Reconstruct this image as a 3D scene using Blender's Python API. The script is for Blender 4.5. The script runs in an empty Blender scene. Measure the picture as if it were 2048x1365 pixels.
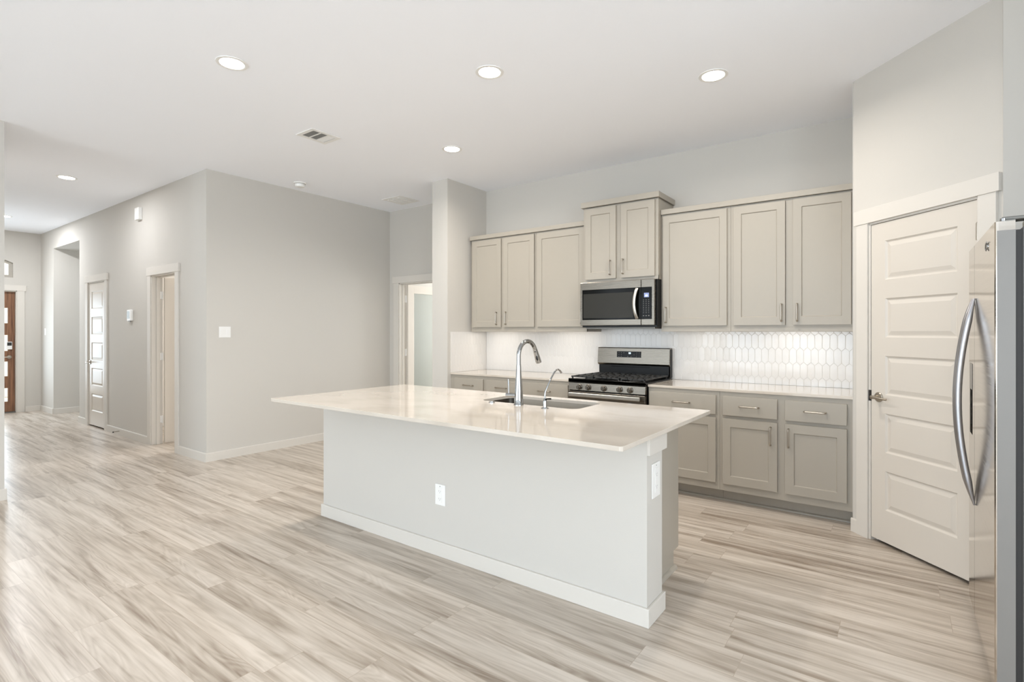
import bpy, bmesh, math, random
from mathutils import Vector, Matrix
random.seed(7)
C = bpy.context.scene.collection
SC = bpy.context.scene
PI = math.pi

# ------------------------------------------------------------------ camera
cam_d = bpy.data.cameras.new('camera'); cam = bpy.data.objects.new('camera', cam_d); C.objects.link(cam)
cam.location = (0, 0, 1.3643)
cam.rotation_euler = (PI/2, 0, math.radians(36.264))
cam_d.sensor_width = 36; cam_d.lens = 1055.4/2048*36
cam_d.shift_y = -17.2/2048
cam_d.clip_start = 0.02; cam_d.clip_end = 200
SC.camera = cam

# ------------------------------------------------------------------ world, exposure
w = bpy.data.worlds.new('World'); SC.world = w; w.use_nodes = True
bg = w.node_tree.nodes['Background']
bg.inputs[0].default_value = (0.93, 0.96, 1.0, 1); bg.inputs[1].default_value = 1.6
vs = SC.view_settings
vs.view_transform = 'Standard'; vs.look = 'None'; vs.gamma = 1; vs.use_curve_mapping = False
vs.exposure = 0.94
try:
    SC.cycles.max_bounces = 12; SC.cycles.diffuse_bounces = 7; SC.cycles.glossy_bounces = 5
    SC.cycles.sample_clamp_indirect = 6
except Exception: pass

# ------------------------------------------------------------------ daylight through the windows behind the camera and the added ones on the right
def area(name, loc, rot, sx, sy, power, col, shape='RECTANGLE', spread=None):
    d = bpy.data.lights.new(name, 'AREA'); d.shape = shape; d.size = sx
    if shape in ('RECTANGLE', 'ELLIPSE'): d.size_y = sy
    d.energy = power; d.color = col
    if spread: d.spread = spread
    o = bpy.data.objects.new(name, d); C.objects.link(o); o.location = loc; o.rotation_euler = rot
    return o
DAY = (0.74, 0.88, 1.0)
WARM = (1.0, 0.935, 0.86)
REAR_Y = -7.4
WIN = [(-4.9, -3.1), (-2.7, -0.9), (-0.6, 0.75)]       # window openings in the rear wall (x0, x1), z 0.35 .. 2.65
for x0, x1 in WIN:
    area('window_and_fill_light', ((x0+x1)/2, REAR_Y-0.02, 1.5), (PI/2, 0, 0), x1-x0-.1, 2.2, 47*(x1-x0)/1.8, DAY)
SIDEWIN = [(-6.4, -4.9), (-4.3, -2.8)]                   # openings in the left wall (y0, y1)
for y0, y1 in SIDEWIN:
    area('window_and_fill_light', (-5.96, (y0+y1)/2, 1.5), (PI/2, 0, -PI/2), y1-y0-.1, 2.2, 25, DAY)
RIGHTX = 3.3
ADDED_WIN = [(-4.8, -3.0), (-2.2, -.4), (.2, 1.9)]                   # unseen openings added in the right wall to light the island end (y0, y1)
for y0, y1 in ADDED_WIN:
    area('window_and_fill_light', (RIGHTX+.08, (y0+y1)/2, 1.5), (PI/2, 0, PI/2), y1-y0-.1, 2.2, 28, DAY)
area('front_door_daylight', (-12.04, 1.79, 1.2), (PI/2, 0, -PI/2), .6, 1.6, 12, DAY)

# ------------------------------------------------------------------ materials
def lin(c):
    c = c/255.0
    return c/12.92 if c <= .04045 else ((c+.055)/1.055)**2.4
def rgb(r, g, b): return (lin(r), lin(g), lin(b), 1)
MATS = {}
def mat(name, col, rough=.5, metal=0, **k):
    m = bpy.data.materials.new(name); m.use_nodes = True; MATS[name] = m
    b = m.node_tree.nodes['Principled BSDF']
    b.inputs['Base Color'].default_value = col; b.inputs['Roughness'].default_value = rough
    b.inputs['Metallic'].default_value = metal
    for kk, v in k.items():
        b.inputs[kk.replace('_', ' ')].default_value = v
    return m
def N(m, t, **k):
    n = m.node_tree.nodes.new(t)
    for a, v in k.items(): setattr(n, a, v)
    return n
def L(m, a, b): m.node_tree.links.new(a, b)
def add_bump(m, scale=(200, 200, 200), strength=.05, dist=.002, detail=2, coord='Object'):
    b = m.node_tree.nodes['Principled BSDF']
    tc = N(m, 'ShaderNodeTexCoord'); mp = N(m, 'ShaderNodeMapping'); mp.inputs['Scale'].default_value = scale
    no = N(m, 'ShaderNodeTexNoise'); no.inputs['Scale'].default_value = 1; no.inputs['Detail'].default_value = detail
    bu = N(m, 'ShaderNodeBump'); bu.inputs['Strength'].default_value = strength; bu.inputs['Distance'].default_value = dist
    L(m, tc.outputs[coord], mp.inputs[0]); L(m, mp.outputs[0], no.inputs['Vector']); L(m, no.outputs[0], bu.inputs['Height'])
    L(m, bu.outputs[0], b.inputs['Normal'])
    return no
def tint_noise(m, c0, c1, scale=(3, 3, 3), detail=3):
    b = m.node_tree.nodes['Principled BSDF']
    tc = N(m, 'ShaderNodeTexCoord'); mp = N(m, 'ShaderNodeMapping'); mp.inputs['Scale'].default_value = scale
    no = N(m, 'ShaderNodeTexNoise'); no.inputs['Scale'].default_value = 1; no.inputs['Detail'].default_value = detail
    r = N(m, 'ShaderNodeValToRGB'); r.color_ramp.elements[0].position = .35; r.color_ramp.elements[1].position = .65
    r.color_ramp.elements[0].color = c0; r.color_ramp.elements[1].color = c1
    L(m, tc.outputs['Object'], mp.inputs[0]); L(m, mp.outputs[0], no.inputs['Vector']); L(m, no.outputs[0], r.inputs[0])
    L(m, r.outputs[0], b.inputs['Base Color'])
    return r

WALL = mat('wall_paint', rgb(200, 196, 189), .75); add_bump(WALL, (150, 150, 150), .12, .002)
CEIL = mat('ceiling_paint', rgb(248, 250, 255), .85); add_bump(CEIL, (120, 120, 120), .08, .002)
TRIM = mat('trim_paint', rgb(211, 206, 198), .5); add_bump(TRIM, (60, 60, 60), .01, .001)
DOORW = mat('door_paint', rgb(208, 201, 191), .35); add_bump(DOORW, (120, 120, 12), .03, .001)
CAB = mat('cabinet_paint', rgb(166, 159, 147), .38); add_bump(CAB, (80, 80, 80), .015, .001)
PLASTIC = mat('white_plastic', rgb(236, 235, 232), .3); add_bump(PLASTIC, (30, 30, 30), .01, .001)
PLASTIC_D = mat('grey_plastic', rgb(150, 150, 148), .4); add_bump(PLASTIC_D, (30, 30, 30), .01, .001)
def steel(name, col, rough, scale):
    m = mat(name, col, rough, 1.0)
    b = m.node_tree.nodes['Principled BSDF']
    no = add_bump(m, scale, .03, .001, 2)
    mr = N(m, 'ShaderNodeMapRange'); mr.inputs[3].default_value = rough-.05; mr.inputs[4].default_value = rough+.07
    L(m, no.outputs[0], mr.inputs[0]); L(m, mr.outputs[0], b.inputs['Roughness'])
    return m
STEEL = steel('brushed_steel', rgb(124, 118, 109), .27, (3, 3, 400))
STEEL_SINK = steel('sink_steel', rgb(92, 87, 81), .30, (4, 300, 300))
FR_STEEL = steel('fridge_steel', rgb(204, 196, 186), .11, (2, 2, 160))
FR_SIDE = mat('fridge_door_edge', rgb(130, 127, 123), .42, .3); add_bump(FR_SIDE, (90, 90, 90), .03, .001)
HSTEEL = steel('fridge_handle_steel', rgb(170, 170, 174), .3, (200, 200, 3))
BARST = steel('bar_steel', rgb(200, 197, 190), .36, (3, 300, 300))
CHROME = mat('chrome', rgb(166, 167, 167), .06, 1.0); add_bump(CHROME, (20, 20, 20), .005, .001)
NICKEL = mat('satin_nickel', rgb(176, 168, 156), .3, 1.0); add_bump(NICKEL, (300, 300, 20), .01, .001)
BLACKG = mat('black_gloss', rgb(12, 12, 11), .14, 0, Specular_IOR_Level=.1); add_bump(BLACKG, (8, 8, 8), .005, .001)
BLACKE = mat('black_enamel', rgb(17, 17, 17), .3, 0, Specular_IOR_Level=.25); add_bump(BLACKE, (60, 60, 60), .02, .001)
IRON = mat('cast_iron', rgb(46, 46, 45), .5); add_bump(IRON, (400, 400, 400), .2, .001)
DARK = mat('dark_rubber', rgb(40, 38, 37), .6); add_bump(DARK, (90, 90, 90), .05, .001)
MWWIN = mat('oven_window_glass', rgb(50, 49, 45), .25, 0, Specular_IOR_Level=.12); add_bump(MWWIN, (3, 3, 40), .02, .001)
GREYM = mat('grey_metal', rgb(120, 118, 113), .4, .7); add_bump(GREYM, (90, 90, 90), .03, .001)

def emis(name, col, st):
    m = mat(name, col, .5); b = m.node_tree.nodes['Principled BSDF']
    b.inputs['Emission Color'].default_value = col; b.inputs['Emission Strength'].default_value = st
    return m
LENS = emis('downlight_lens', (1, .95, .87, 1), 9)
LEDBAR = emis('led_diffuser', (1, .93, .82, 1), 4)
DIGIT = emis('clock_digits', (.6, .8, 1, 1), 1.6)
LCD = emis('lcd_backlight', (.20, .24, .42, 1), .22)
KEYS = mat('key_print', rgb(120, 120, 118), .5); add_bump(KEYS, (90, 90, 90), .01, .001)

QUARTZ = mat('quartz_top', rgb(214, 207, 196), .07, 0, Coat_Weight=.3, Coat_Roughness=.05)
_r = tint_noise(QUARTZ, rgb(192, 182, 169), rgb(205, 196, 184), (2.2, 5, 2.2), 8)
_r.color_ramp.elements[0].position = .30; _r.color_ramp.elements[1].position = .50

TILE = mat('glazed_tile', rgb(224, 221, 217), .15, 0); add_bump(TILE, (28, 28, 9), .14, .004, 1)
GROUT = mat('white_grout', rgb(222, 219, 214), .8); add_bump(GROUT, (300, 300, 300), .1, .001)

GLASSF = mat('frosted_glass', rgb(205, 209, 203), .45, 0, Transmission_Weight=.85, IOR=1.45); add_bump(GLASSF, (200, 200, 200), .1, .001)
GLASS = mat('clear_glass', (1, 1, 1, 1), .0, 0, Transmission_Weight=1.0, IOR=1.05); add_bump(GLASS, (2, 2, 2), .001, .001)
STUCCO = mat('porch_stucco', rgb(236, 229, 212), .9); add_bump(STUCCO, (60, 60, 60), .3, .004)

def wood_mat():
    m = mat('walnut_stain', rgb(108, 76, 54), .4)
    b = m.node_tree.nodes['Principled BSDF']
    tc = N(m, 'ShaderNodeTexCoord'); mp = N(m, 'ShaderNodeMapping'); mp.inputs['Scale'].default_value = (30, 40, 2.2)
    no = N(m, 'ShaderNodeTexNoise'); no.inputs['Scale'].default_value = 1; no.inputs['Detail'].default_value = 5; no.inputs['Distortion'].default_value = .6
    r = N(m, 'ShaderNodeValToRGB'); r.color_ramp.elements[0].position = .3; r.color_ramp.elements[1].position = .7
    r.color_ramp.elements[0].color = rgb(96, 62, 42); r.color_ramp.elements[1].color = rgb(150, 108, 78)
    L(m, tc.outputs['Object'], mp.inputs[0]); L(m, mp.outputs[0], no.inputs['Vector']); L(m, no.outputs[0], r.inputs[0]); L(m, r.outputs[0], b.inputs['Base Color'])
    return m
WALNUT = wood_mat()

def floor_mat():
    m = mat('vinyl_plank', rgb(200, 188, 172), .3)
    b = m.node_tree.nodes['Principled BSDF']
    PW, PL = .182, 1.22
    tc = N(m, 'ShaderNodeTexCoord'); sp = N(m, 'ShaderNodeSeparateXYZ'); L(m, tc.outputs['Object'], sp.inputs[0])
    def math_(op, a, bb=None, c=None):
        n = N(m, 'ShaderNodeMath', operation=op)
        for i, v in enumerate((a, bb, c)):
            if v is None: continue
            if isinstance(v, (int, float)): n.inputs[i].default_value = v
            else: L(m, v, n.inputs[i])
        return n.outputs[0]
    yv = math_('DIVIDE', sp.outputs[1], PW); row = math_('FLOOR', yv); fy = math_('FRACT', yv)
    wn = N(m, 'ShaderNodeTexWhiteNoise', noise_dimensions='1D'); L(m, row, wn.inputs['W'])
    xo = math_('ADD', math_('DIVIDE', sp.outputs[0], PL), math_('MULTIPLY', wn.outputs[0], 7.3))
    col = math_('FLOOR', xo); fx = math_('FRACT', xo)
    cv = N(m, 'ShaderNodeCombineXYZ'); L(m, row, cv.inputs[0]); L(m, col, cv.inputs[1])
    wp = N(m, 'ShaderNodeTexWhiteNoise', noise_dimensions='3D'); L(m, cv.outputs[0], wp.inputs['Vector'])
    pid = wp.outputs[0]
    off = math_('MULTIPLY', pid, 37.0)
    def grain(sx, sy, detail, dist, z):
        g = N(m, 'ShaderNodeCombineXYZ')
        L(m, math_('MULTIPLY', math_('ADD', sp.outputs[0], off), sx), g.inputs[0]); L(m, math_('MULTIPLY', math_('ADD', sp.outputs[1], off), sy), g.inputs[1]); L(m, math_('ADD', off, z), g.inputs[2])
        n = N(m, 'ShaderNodeTexNoise'); n.inputs['Scale'].default_value = 1; n.inputs['Detail'].default_value = detail; n.inputs['Distortion'].default_value = dist
        L(m, g.outputs[0], n.inputs['Vector']); return n.outputs[0]
    g1 = grain(.75, 12, 4, .8, 0); g2 = grain(1.8, 38, 6, .9, 4); g3 = grain(.55, 6, 2, 1.2, 9)
    # growth-ring lines drawn by folding the broad noise
    ring = math_('ABSOLUTE', math_('SUBTRACT', math_('FRACT', math_('MULTIPLY', g3, 13)), .5))
    v = math_('ADD', math_('MULTIPLY', g1, .60), math_('MULTIPLY', g2, .33))
    v = math_('ADD', v, math_('MULTIPLY', ring, .13))
    v = math_('ADD', v, math_('MULTIPLY', pid, .07))
    r = N(m, 'ShaderNodeValToRGB'); cr = r.color_ramp
    cr.elements[0].position = .35; cr.elements[0].color = rgb(134, 119, 104)
    cr.elements[1].position = .67; cr.elements[1].color = rgb(204, 194, 182)
    e = cr.elements.new(.45); e.color = rgb(164, 152, 138)
    e = cr.elements.new(.54); e.color = rgb(185, 174, 161)
    L(m, v, r.inputs[0])
    # seams
    ey = math_('MINIMUM', fy, math_('SUBTRACT', 1, fy)); ex = math_('MINIMUM', fx, math_('SUBTRACT', 1, fx))
    sy_ = math_('GREATER_THAN', math_('MULTIPLY', ey, PW), .0011); sx_ = math_('GREATER_THAN', math_('MULTIPLY', ex, PL), .0011)
    seam = math_('MULTIPLY', sy_, sx_)
    mx = N(m, 'ShaderNodeMix', data_type='RGBA'); mx.inputs[6].default_value = rgb(168, 154, 138)
    L(m, seam, mx.inputs[0]); L(m, r.outputs[0], mx.inputs[7]); L(m, mx.outputs[2], b.inputs['Base Color'])
    bu = N(m, 'ShaderNodeBump'); bu.inputs['Strength'].default_value = .08; bu.inputs['Distance'].default_value = .002
    L(m, math_('ADD', g2, seam), bu.inputs['Height']); L(m, bu.outputs[0], b.inputs['Normal'])
    return m
FLOOR = floor_mat()

# ------------------------------------------------------------------ mesh helpers
IDM = Matrix.Identity(4)
def frame(o, a, out):
    """local (a, d, z): a along the face, d out of the face, z up"""
    a = Vector((a[0], a[1], 0)).normalized(); d = Vector((out[0], out[1], 0)).normalized()
    return Matrix(((a.x, d.x, 0, o[0]), (a.y, d.y, 0, o[1]), (0, 0, 1, o[2] if len(o) > 2 else 0), (0, 0, 0, 1)))
KIT = frame((0, 0, 0), (1, 0), (0, -1))            # faces -Y: a = X, d = -Y
class MB:
    def __init__(s, M=IDM): s.bm = bmesh.new(); s.M = M
    def v(s, p): return s.bm.verts.new(s.M @ Vector(p))
    def face(s, vs):
        try: return s.bm.faces.new(vs)
        except ValueError: return None
    def box(s, x0, x1, y0, y1, z0, z1):
        v = [s.v((x, y, z)) for z in (z0, z1) for y in (y0, y1) for x in (x0, x1)]
        for f in ((0, 2, 3, 1), (4, 5, 7, 6), (0, 1, 5, 4), (2, 6, 7, 3), (0, 4, 6, 2), (1, 3, 7, 5)): s.face([v[i] for i in f])
        return s
    def prism(s, pts, z0, z1, plane='xy'):
        def q(p, h): return (p[0], p[1], h) if plane == 'xy' else ((h, p[0], p[1]) if plane == 'yz' else (p[0], h, p[1]))
        a = [s.v(q(p, z0)) for p in pts]; b = [s.v(q(p, z1)) for p in pts]
        s.face(a[::-1]); s.face(b)
        n = len(pts)
        for i in range(n): s.face([a[i], a[(i+1) % n], b[(i+1) % n], b[i]])
        return s
    def tube(s, path, r, n=12, cap=True, flat=1.0, up=None):
        path = [Vector(p) for p in path]; rs = r if isinstance(r, (list, tuple)) else [r]*len(path)
        rings = []; prev = None
        for i, p in enumerate(path):
            t = (path[min(i+1, len(path)-1)]-path[max(i-1, 0)]).normalized()
            if prev is None:
                u = Vector(up) if up else (Vector((0, 0, 1)) if abs(t.z) < .9 else Vector((1, 0, 0)))
            else: u = prev
            u = (u-t*u.dot(t)).normalized(); prev = u; w_ = t.cross(u)
            rings.append([s.v(p+(u*math.cos(k*2*PI/n)+w_*math.sin(k*2*PI/n)*flat)*rs[i]) for k in range(n)])
        for a, b in zip(rings, rings[1:]):
            for k in range(n): s.face([a[k], a[(k+1) % n], b[(k+1) % n], b[k]])
        if cap: s.face(rings[0][::-1]); s.face(rings[-1])
        return s
    def lathe(s, prof, o=(0, 0, 0), axis='z', n=32):
        o = Vector(o); rings = []
        for r, h in prof:
            ring = []
            for k in range(n):
                c, t = math.cos(k*2*PI/n)*r, math.sin(k*2*PI/n)*r
                ring.append(s.v(o+(Vector((c, t, h)) if axis == 'z' else Vector((c, h, t)) if axis == 'y' else Vector((h, c, t)))))
            rings.append(ring)
        for a, b in zip(rings, rings[1:]):
            for k in range(n): s.face([a[k], a[(k+1) % n], b[(k+1) % n], b[k]])
        s.face(rings[0][::-1]); s.face(rings[-1])
        return s
    def slab(s, a0, a1, z0, z1, d0, d1, panels, prof):
        """front face at d1 with rectangular sunk/raised panels (same a extent, stacked); plain back at d0"""
        if not panels: return s.box(a0, a1, d0, d1, z0, z1)
        p0, p1 = panels[0][0], panels[0][1]
        def quad(x0, x1, y0, y1, d):
            s.face([s.v((x0, d, y0)), s.v((x1, d, y0)), s.v((x1, d, y1)), s.v((x0, d, y1))])
        quad(a0, p0, z0, z1, d1); quad(p1, a1, z0, z1, d1)
        zs = [z0]+[q for p in sorted(panels, key=lambda p: p[2]) for q in (p[2], p[3])]+[z1]
        for i in range(0, len(zs), 2): quad(p0, p1, zs[i], zs[i+1], d1)
        for (x0, x1, y0, y1) in panels:
            rings = []
            for ins, dep in prof:
                rings.append([s.v((x, d1-dep, y)) for x, y in ((x0+ins, y0+ins), (x1-ins, y0+ins), (x1-ins, y1-ins), (x0+ins, y1-ins))])
            for a, b in zip(rings, rings[1:]):
                for k in range(4): s.face([a[k], a[(k+1) % 4], b[(k+1) % 4], b[k]])
            s.face(rings[-1])
        quad(a1, a0, z0, z1, d0)
        v = [s.v(p) for p in ((a0, d0, z0), (a1, d0, z0), (a1, d1, z0), (a0, d1, z0), (a0, d0, z1), (a1, d0, z1), (a1, d1, z1), (a0, d1, z1))]
        for f in ((0, 1, 2, 3), (4, 7, 6, 5), (0, 3, 7, 4), (1, 5, 6, 2)): s.face([v[i] for i in f])
        bmesh.ops.remove_doubles(s.bm, verts=s.bm.verts, dist=1e-5)
        return s
    def build(s, name, m, parent=None, bevel=0, smooth=False, seg=2):
        if not smooth or True: bmesh.ops.recalc_face_normals(s.bm, faces=s.bm.faces)
        off = Vector((0, 0, 0))
        if parent is not None: off = worldloc(parent)
        else:
            vs_ = [v.co for v in s.bm.verts]
            off = Vector(((min(v.x for v in vs_)+max(v.x for v in vs_))/2, (min(v.y for v in vs_)+max(v.y for v in vs_))/2, min(v.z for v in vs_)))
        for v in s.bm.verts: v.co -= off
        me = bpy.data.meshes.new(name); s.bm.to_mesh(me); s.bm.free()
        o = bpy.data.objects.new(name, me); C.objects.link(o)
        if parent is not None: o.parent = parent
        else: o.location = off
        me.materials.append(m)
        if smooth:
            for p in me.polygons: p.use_smooth = True
            md = o.modifiers.new('edge', 'EDGE_SPLIT'); md.split_angle = math.radians(38)
        if bevel:
            md = o.modifiers.new('bevel', 'BEVEL'); md.width = bevel; md.segments = seg; md.limit_method = 'ANGLE'; md.angle_limit = math.radians(50)
        return o
def worldloc(o):
    l = Vector((0, 0, 0))
    while o is not None: l += Vector(o.location); o = o.parent
    return l
def thing(name, label, cat, loc, group=None):
    o = bpy.data.objects.new(name, None); C.objects.link(o); o.location = loc; o.empty_display_size = .05
    return tag(o, label, cat, group)
def tag(o, label, cat, group=None):
    o['label'] = label; o['category'] = cat
    if group: o['group'] = group
    return o
def struct(o, label=None, cat=None):
    o['kind'] = 'structure'
    if label: o['label'] = label
    if cat: o['category'] = cat
    return o
def B(name, m, parent, M, *boxes, bevel=0, **k):
    mb = MB(M)
    for b in boxes: mb.box(*b)
    return mb.build(name, m, parent, bevel, **k)
def text_mesh(name, body, size, m, parent, loc, rot, extrude=.0006, font_shear=0):
    cu = bpy.data.curves.new(name, 'FONT'); cu.body = body; cu.size = size; cu.extrude = extrude
    cu.align_x = 'CENTER'; cu.align_y = 'CENTER'; cu.shear = font_shear
    t = bpy.data.objects.new(name+'_tmp', cu); C.objects.link(t)
    bpy.context.view_layer.update()
    me = bpy.data.meshes.new_from_object(t.evaluated_get(bpy.context.evaluated_depsgraph_get()))
    bpy.data.objects.remove(t)
    o = bpy.data.objects.new(name, me); C.objects.link(o); me.materials.clear(); me.materials.append(m)
    o.parent = parent; o.location = Vector(loc)-worldloc(parent); o.rotation_euler = rot
    return o

# ------------------------------------------------------------------ levels
H = 3.086
WT = .115
K = 5.013            # kitchen wall
HY = 2.573           # hallway wall
WX = -5.874          # recess wall
FX = -12.131         # entry wall
DY = 5.053           # wall with the glass door
PX = -4.068          # right face of the stub wall
RX = -.258           # right end of the kitchen run
HL = 1.02            # left side of the hallway
EX = 1.16            # right wall

# ------------------------------------------------------------------ the setting
f = MB().box(-12.5, 3.5, -7.8, 8.2, -.06, 0).build('floor', FLOOR)
struct(f, 'pale greyed oak plank floor running the length of the room', 'floor')
# rebuild in world coordinates so plank pattern follows the room
c = MB().box(-12.5, 3.5, -7.8, 8.2, H, H+.1).build('ceiling', CEIL)
struct(c, 'flat white ceiling', 'ceiling')

def wall(name, boxes, label, m=WALL, M=IDM):
    mb = MB(M)
    for b in boxes: mb.box(*b)
    return struct(mb.build(name, m), label, 'wall')
D1 = (-9.611, -8.898, 2.095); D2 = (-7.308, -6.616, 2.055); NI = (-11.371, -10.023, 2.765)
y0, y1 = HY, HY+WT
wall('wall_hallway', [(FX, NI[0], y0, y1, 0, H), (NI[0], NI[1], y0, y1, NI[2], H), (NI[1], D1[0], y0, y1, 0, H), (D1[0], D1[1], y0, y1, D1[2], H),
                      (D1[1], D2[0], y0, y1, 0, H), (D2[0], D2[1], y0, y1, D2[2], H), (D2[1], WX, y0, y1, 0, H)], 'long greige hallway wall with two white doors')
wall('wall_recess', [(WX-WT, WX, y1, DY, 0, H)], 'plain greige wall with the light switch left of the kitchen')
GD = (-5.68, -4.92, 2.06)
wall('wall_back_left', [(WX-WT, GD[0], DY, DY+WT, 0, H), (GD[0], GD[1], DY, DY+WT, GD[2], H), (GD[1], -4.30, DY, DY+WT, 0, H)], 'narrow greige wall with the glass door')
wall('wall_stub', [(-4.305, PX, 4.327, DY+WT, 0, H)], 'greige stub wall at the left end of the kitchen cabinets')
wall('wall_back', [(PX, EX+.1, K, K+WT, 0, H)], 'greige kitchen wall above the cabinets')
wall('wall_pantry_side', [(RX, RX+.02, 4.311, K, 0, H)], 'short pantry wall beside the right cabinets')
PO = (-.252, 4.305)
PF = frame(PO, (1, -1), (-1, -1))
PD = (.129, .846, 2.088); PW_ = .970
wall('wall_pantry', [(0, PD[0], -.10, 0, 0, H), (PD[0], PD[1], -.10, 0, PD[2], H), (PD[1], PW_, -.10, 0, 0, H)], 'angled greige wall holding the pantry door', M=PF)
pex, pey = PO[0]+PW_/math.sqrt(2), PO[1]-PW_/math.sqrt(2)
wall('wall_fridge_alcove', [(pex-.01, EX+.1, pey, pey+.1, 0, H)], 'greige wall behind and beside the refrigerator')
bx = []; ys = [REAR_Y]+[q for p in ADDED_WIN for q in p]+[2.48]
for i in range(0, len(ys), 2): bx.append((RIGHTX, RIGHTX+.1, ys[i], ys[i+1], 0, H))
for a, b_ in ADDED_WIN: bx += [(RIGHTX, RIGHTX+.1, a, b_, 0, .35), (RIGHTX, RIGHTX+.1, a, b_, 2.65, H)]
wall('wall_right', bx, 'unseen greige wall on the right with added windows')
wall('wall_fridge_back', [(EX, EX+.1, 2.48, K, 0, H), (EX+.1, RIGHTX+.1, 2.48, 2.58, 0, H)], 'greige wall behind the refrigerator')
bx = []; xs = [WX-WT]+[q for p in WIN for q in p]+[RIGHTX+.1]
for i in range(0, len(xs), 2): bx.append((xs[i], xs[i+1], REAR_Y-.15, REAR_Y, 0, H))
for a, b_ in WIN: bx += [(a, b_, REAR_Y-.15, REAR_Y, 0, .35), (a, b_, REAR_Y-.15, REAR_Y, 2.65, H)]
wall('wall_rear', bx, 'greige wall with three tall windows')
bx = []; ys = [REAR_Y]+[q for p in SIDEWIN for q in p]+[HL]
for i in range(0, len(ys), 2): bx.append((WX-WT, WX, ys[i], ys[i+1], 0, H))
for a, b_ in SIDEWIN: bx += [(WX-WT, WX, a, b_, 0, .35), (WX-WT, WX, a, b_, 2.65, H)]
wall('wall_left', bx, 'greige wall end at the left picture edge')
wall('wall_hallway_left', [(FX-.1, WX-WT, HL-WT, HL, 0, H)], 'left side of the hallway')
# entry wall with the door opening and an arched transom opening
FD = (1.31, 2.265, 2.075)
def arch(y0, y1, z0, zs, rise, n=14):
    cy, hw = (y0+y1)/2, (y1-y0)/2; R = (hw*hw+rise*rise)/(2*rise)
    return [(cy-hw*math.cos(PI*k/n), zs+math.sqrt(max(R*R-(hw*math.cos(PI*k/n))**2, 0))-(R-rise)) for k in range(n+1)]
TY0, TY1, TZ0, TZS, TR = 1.355, 2.215, 2.295, 2.545, .10
mb = MB()
mb.box(FX-.12, FX, HL-WT, FD[0], 0, H); mb.box(FX-.12, FX, FD[1], HY+WT, 0, H)
mb.box(FX-.12, FX, FD[0], FD[1], FD[2], TZ0); mb.box(FX-.12, FX, FD[0], TY0, TZ0, H); mb.box(FX-.12, FX, TY1, FD[1], TZ0, H)
ar = arch(TY0, TY1, TZ0, TZS, TR)
for a, b_ in zip(ar, ar[1:]):
    mb.prism([(a[0], a[1]), (b_[0], b_[1]), (b_[0], H), (a[0], H)], FX-.12, FX, 'yz')
struct(mb.build('wall_entry', WALL), 'greige end wall with the front door', 'wall')
# rooms beyond the openings
wall('wall_side_passage', [(NI[0]-.1, NI[0], y1, 4.7, 0, H), (NI[1], NI[1]+.1, y1, 4.7, 0, H), (NI[0]-.1, NI[1]+.1, 4.7, 4.8, 0, H), (NI[0], NI[1], y1, 4.7, NI[2], NI[2]+.05)], 'walls of the side passage off the hallway')
wall('wall_side_room', [(-8.75, -8.65, y1, 6.0, 0, H), (-8.75, WX-WT, 6.0, 6.1, 0, H), (WX-WT-.02, WX-WT, DY+WT, 6.0, 0, H)], 'walls of the room behind the open white door')
wall('wall_closet', [(-9.75, -9.65, y1, 3.4, 0, H), (-8.86, -8.76, y1, 3.4, 0, H), (-9.75, -8.76, 3.4, 3.5, 0, H)], 'walls of the hallway closet')
wall('wall_glass_room', [(-5.989, -5.889, DY+WT, 8.0, 0, H), (-3.9, -3.8, DY+WT, 8.0, 0, H), (-6.0, -3.8, 8.0, 8.1, 0, H)], 'walls of the room behind the glass door')

def base(name, M, segs, label, h=.091, m=TRIM):
    mb = MB(M)
    for a0, a1 in segs:
        v = [(0, 0), (.014, 0), (.014, h-.006), (.011, h), (0, h)]
        A = [mb.v((a0, d, z)) for d, z in v]; Bv = [mb.v((a1, d, z)) for d, z in v]
        mb.face(A[::-1]); mb.face(Bv)
        for i in range(5): mb.face([A[i], A[(i+1) % 5], Bv[(i+1) % 5], Bv[i]])
    return struct(mb.build(name, m), label, 'baseboard')
CW = .089
hallF = frame((0, HY), (1, 0), (0, -1))
base('baseboard_hallway', hallF, [(FX, NI[0]), (NI[1], D1[0]-CW), (D1[1]+CW, D2[0]-CW), (D2[1]+CW, WX)], 'white baseboard along the hallway wall')
base('baseboard_passage', frame((NI[0], 0), (0, 1), (1, 0)), [(HY, 4.7)], 'white baseboard inside the side passage')
base('baseboard_passage_right', frame((NI[1], 0), (0, 1), (-1, 0)), [(HY-.014, 4.7)], 'white baseboard at the passage corner')
base('baseboard_recess', frame((WX, 0), (0, 1), (1, 0)), [(HY-.014, DY)], 'white baseboard under the light switch wall')
base('baseboard_entry', frame((FX, 0), (0, 1), (1, 0)), [(FD[1]+.10, HY), (HL, FD[0]-.10)], 'white baseboard beside the front door')
base('baseboard_left', frame((WX, 0), (0, 1), (1, 0)), [(REAR_Y, HL+.014)], 'white baseboard at the left picture edge')
base('baseboard_hallway_left', frame((0, HL), (1, 0), (0, 1)), [(FX, WX)], 'white baseboard on the left side of the hallway')
base('baseboard_stub', frame((-4.305, 0), (0, 1), (-1, 0)), [(4.313, DY)], 'white baseboard on the stub wall')
base('baseboard_stub_front', frame((0, 4.327), (1, 0), (0, -1)), [(-4.319, PX)], 'white baseboard on the stub wall end')
base('baseboard_pantry', PF, [(-.010, PD[0]-CW), (PD[1]+CW, PW_)], 'white baseboard on the pantry wall')
base('baseboard_alcove', frame((0, pey), (1, 0), (0, -1)), [(pex, EX)], 'white baseboard behind the refrigerator')
base('baseboard_right', frame((RIGHTX, 0), (0, 1), (-1, 0)), [(REAR_Y, 2.48)], 'white baseboard on the right wall')
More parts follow.
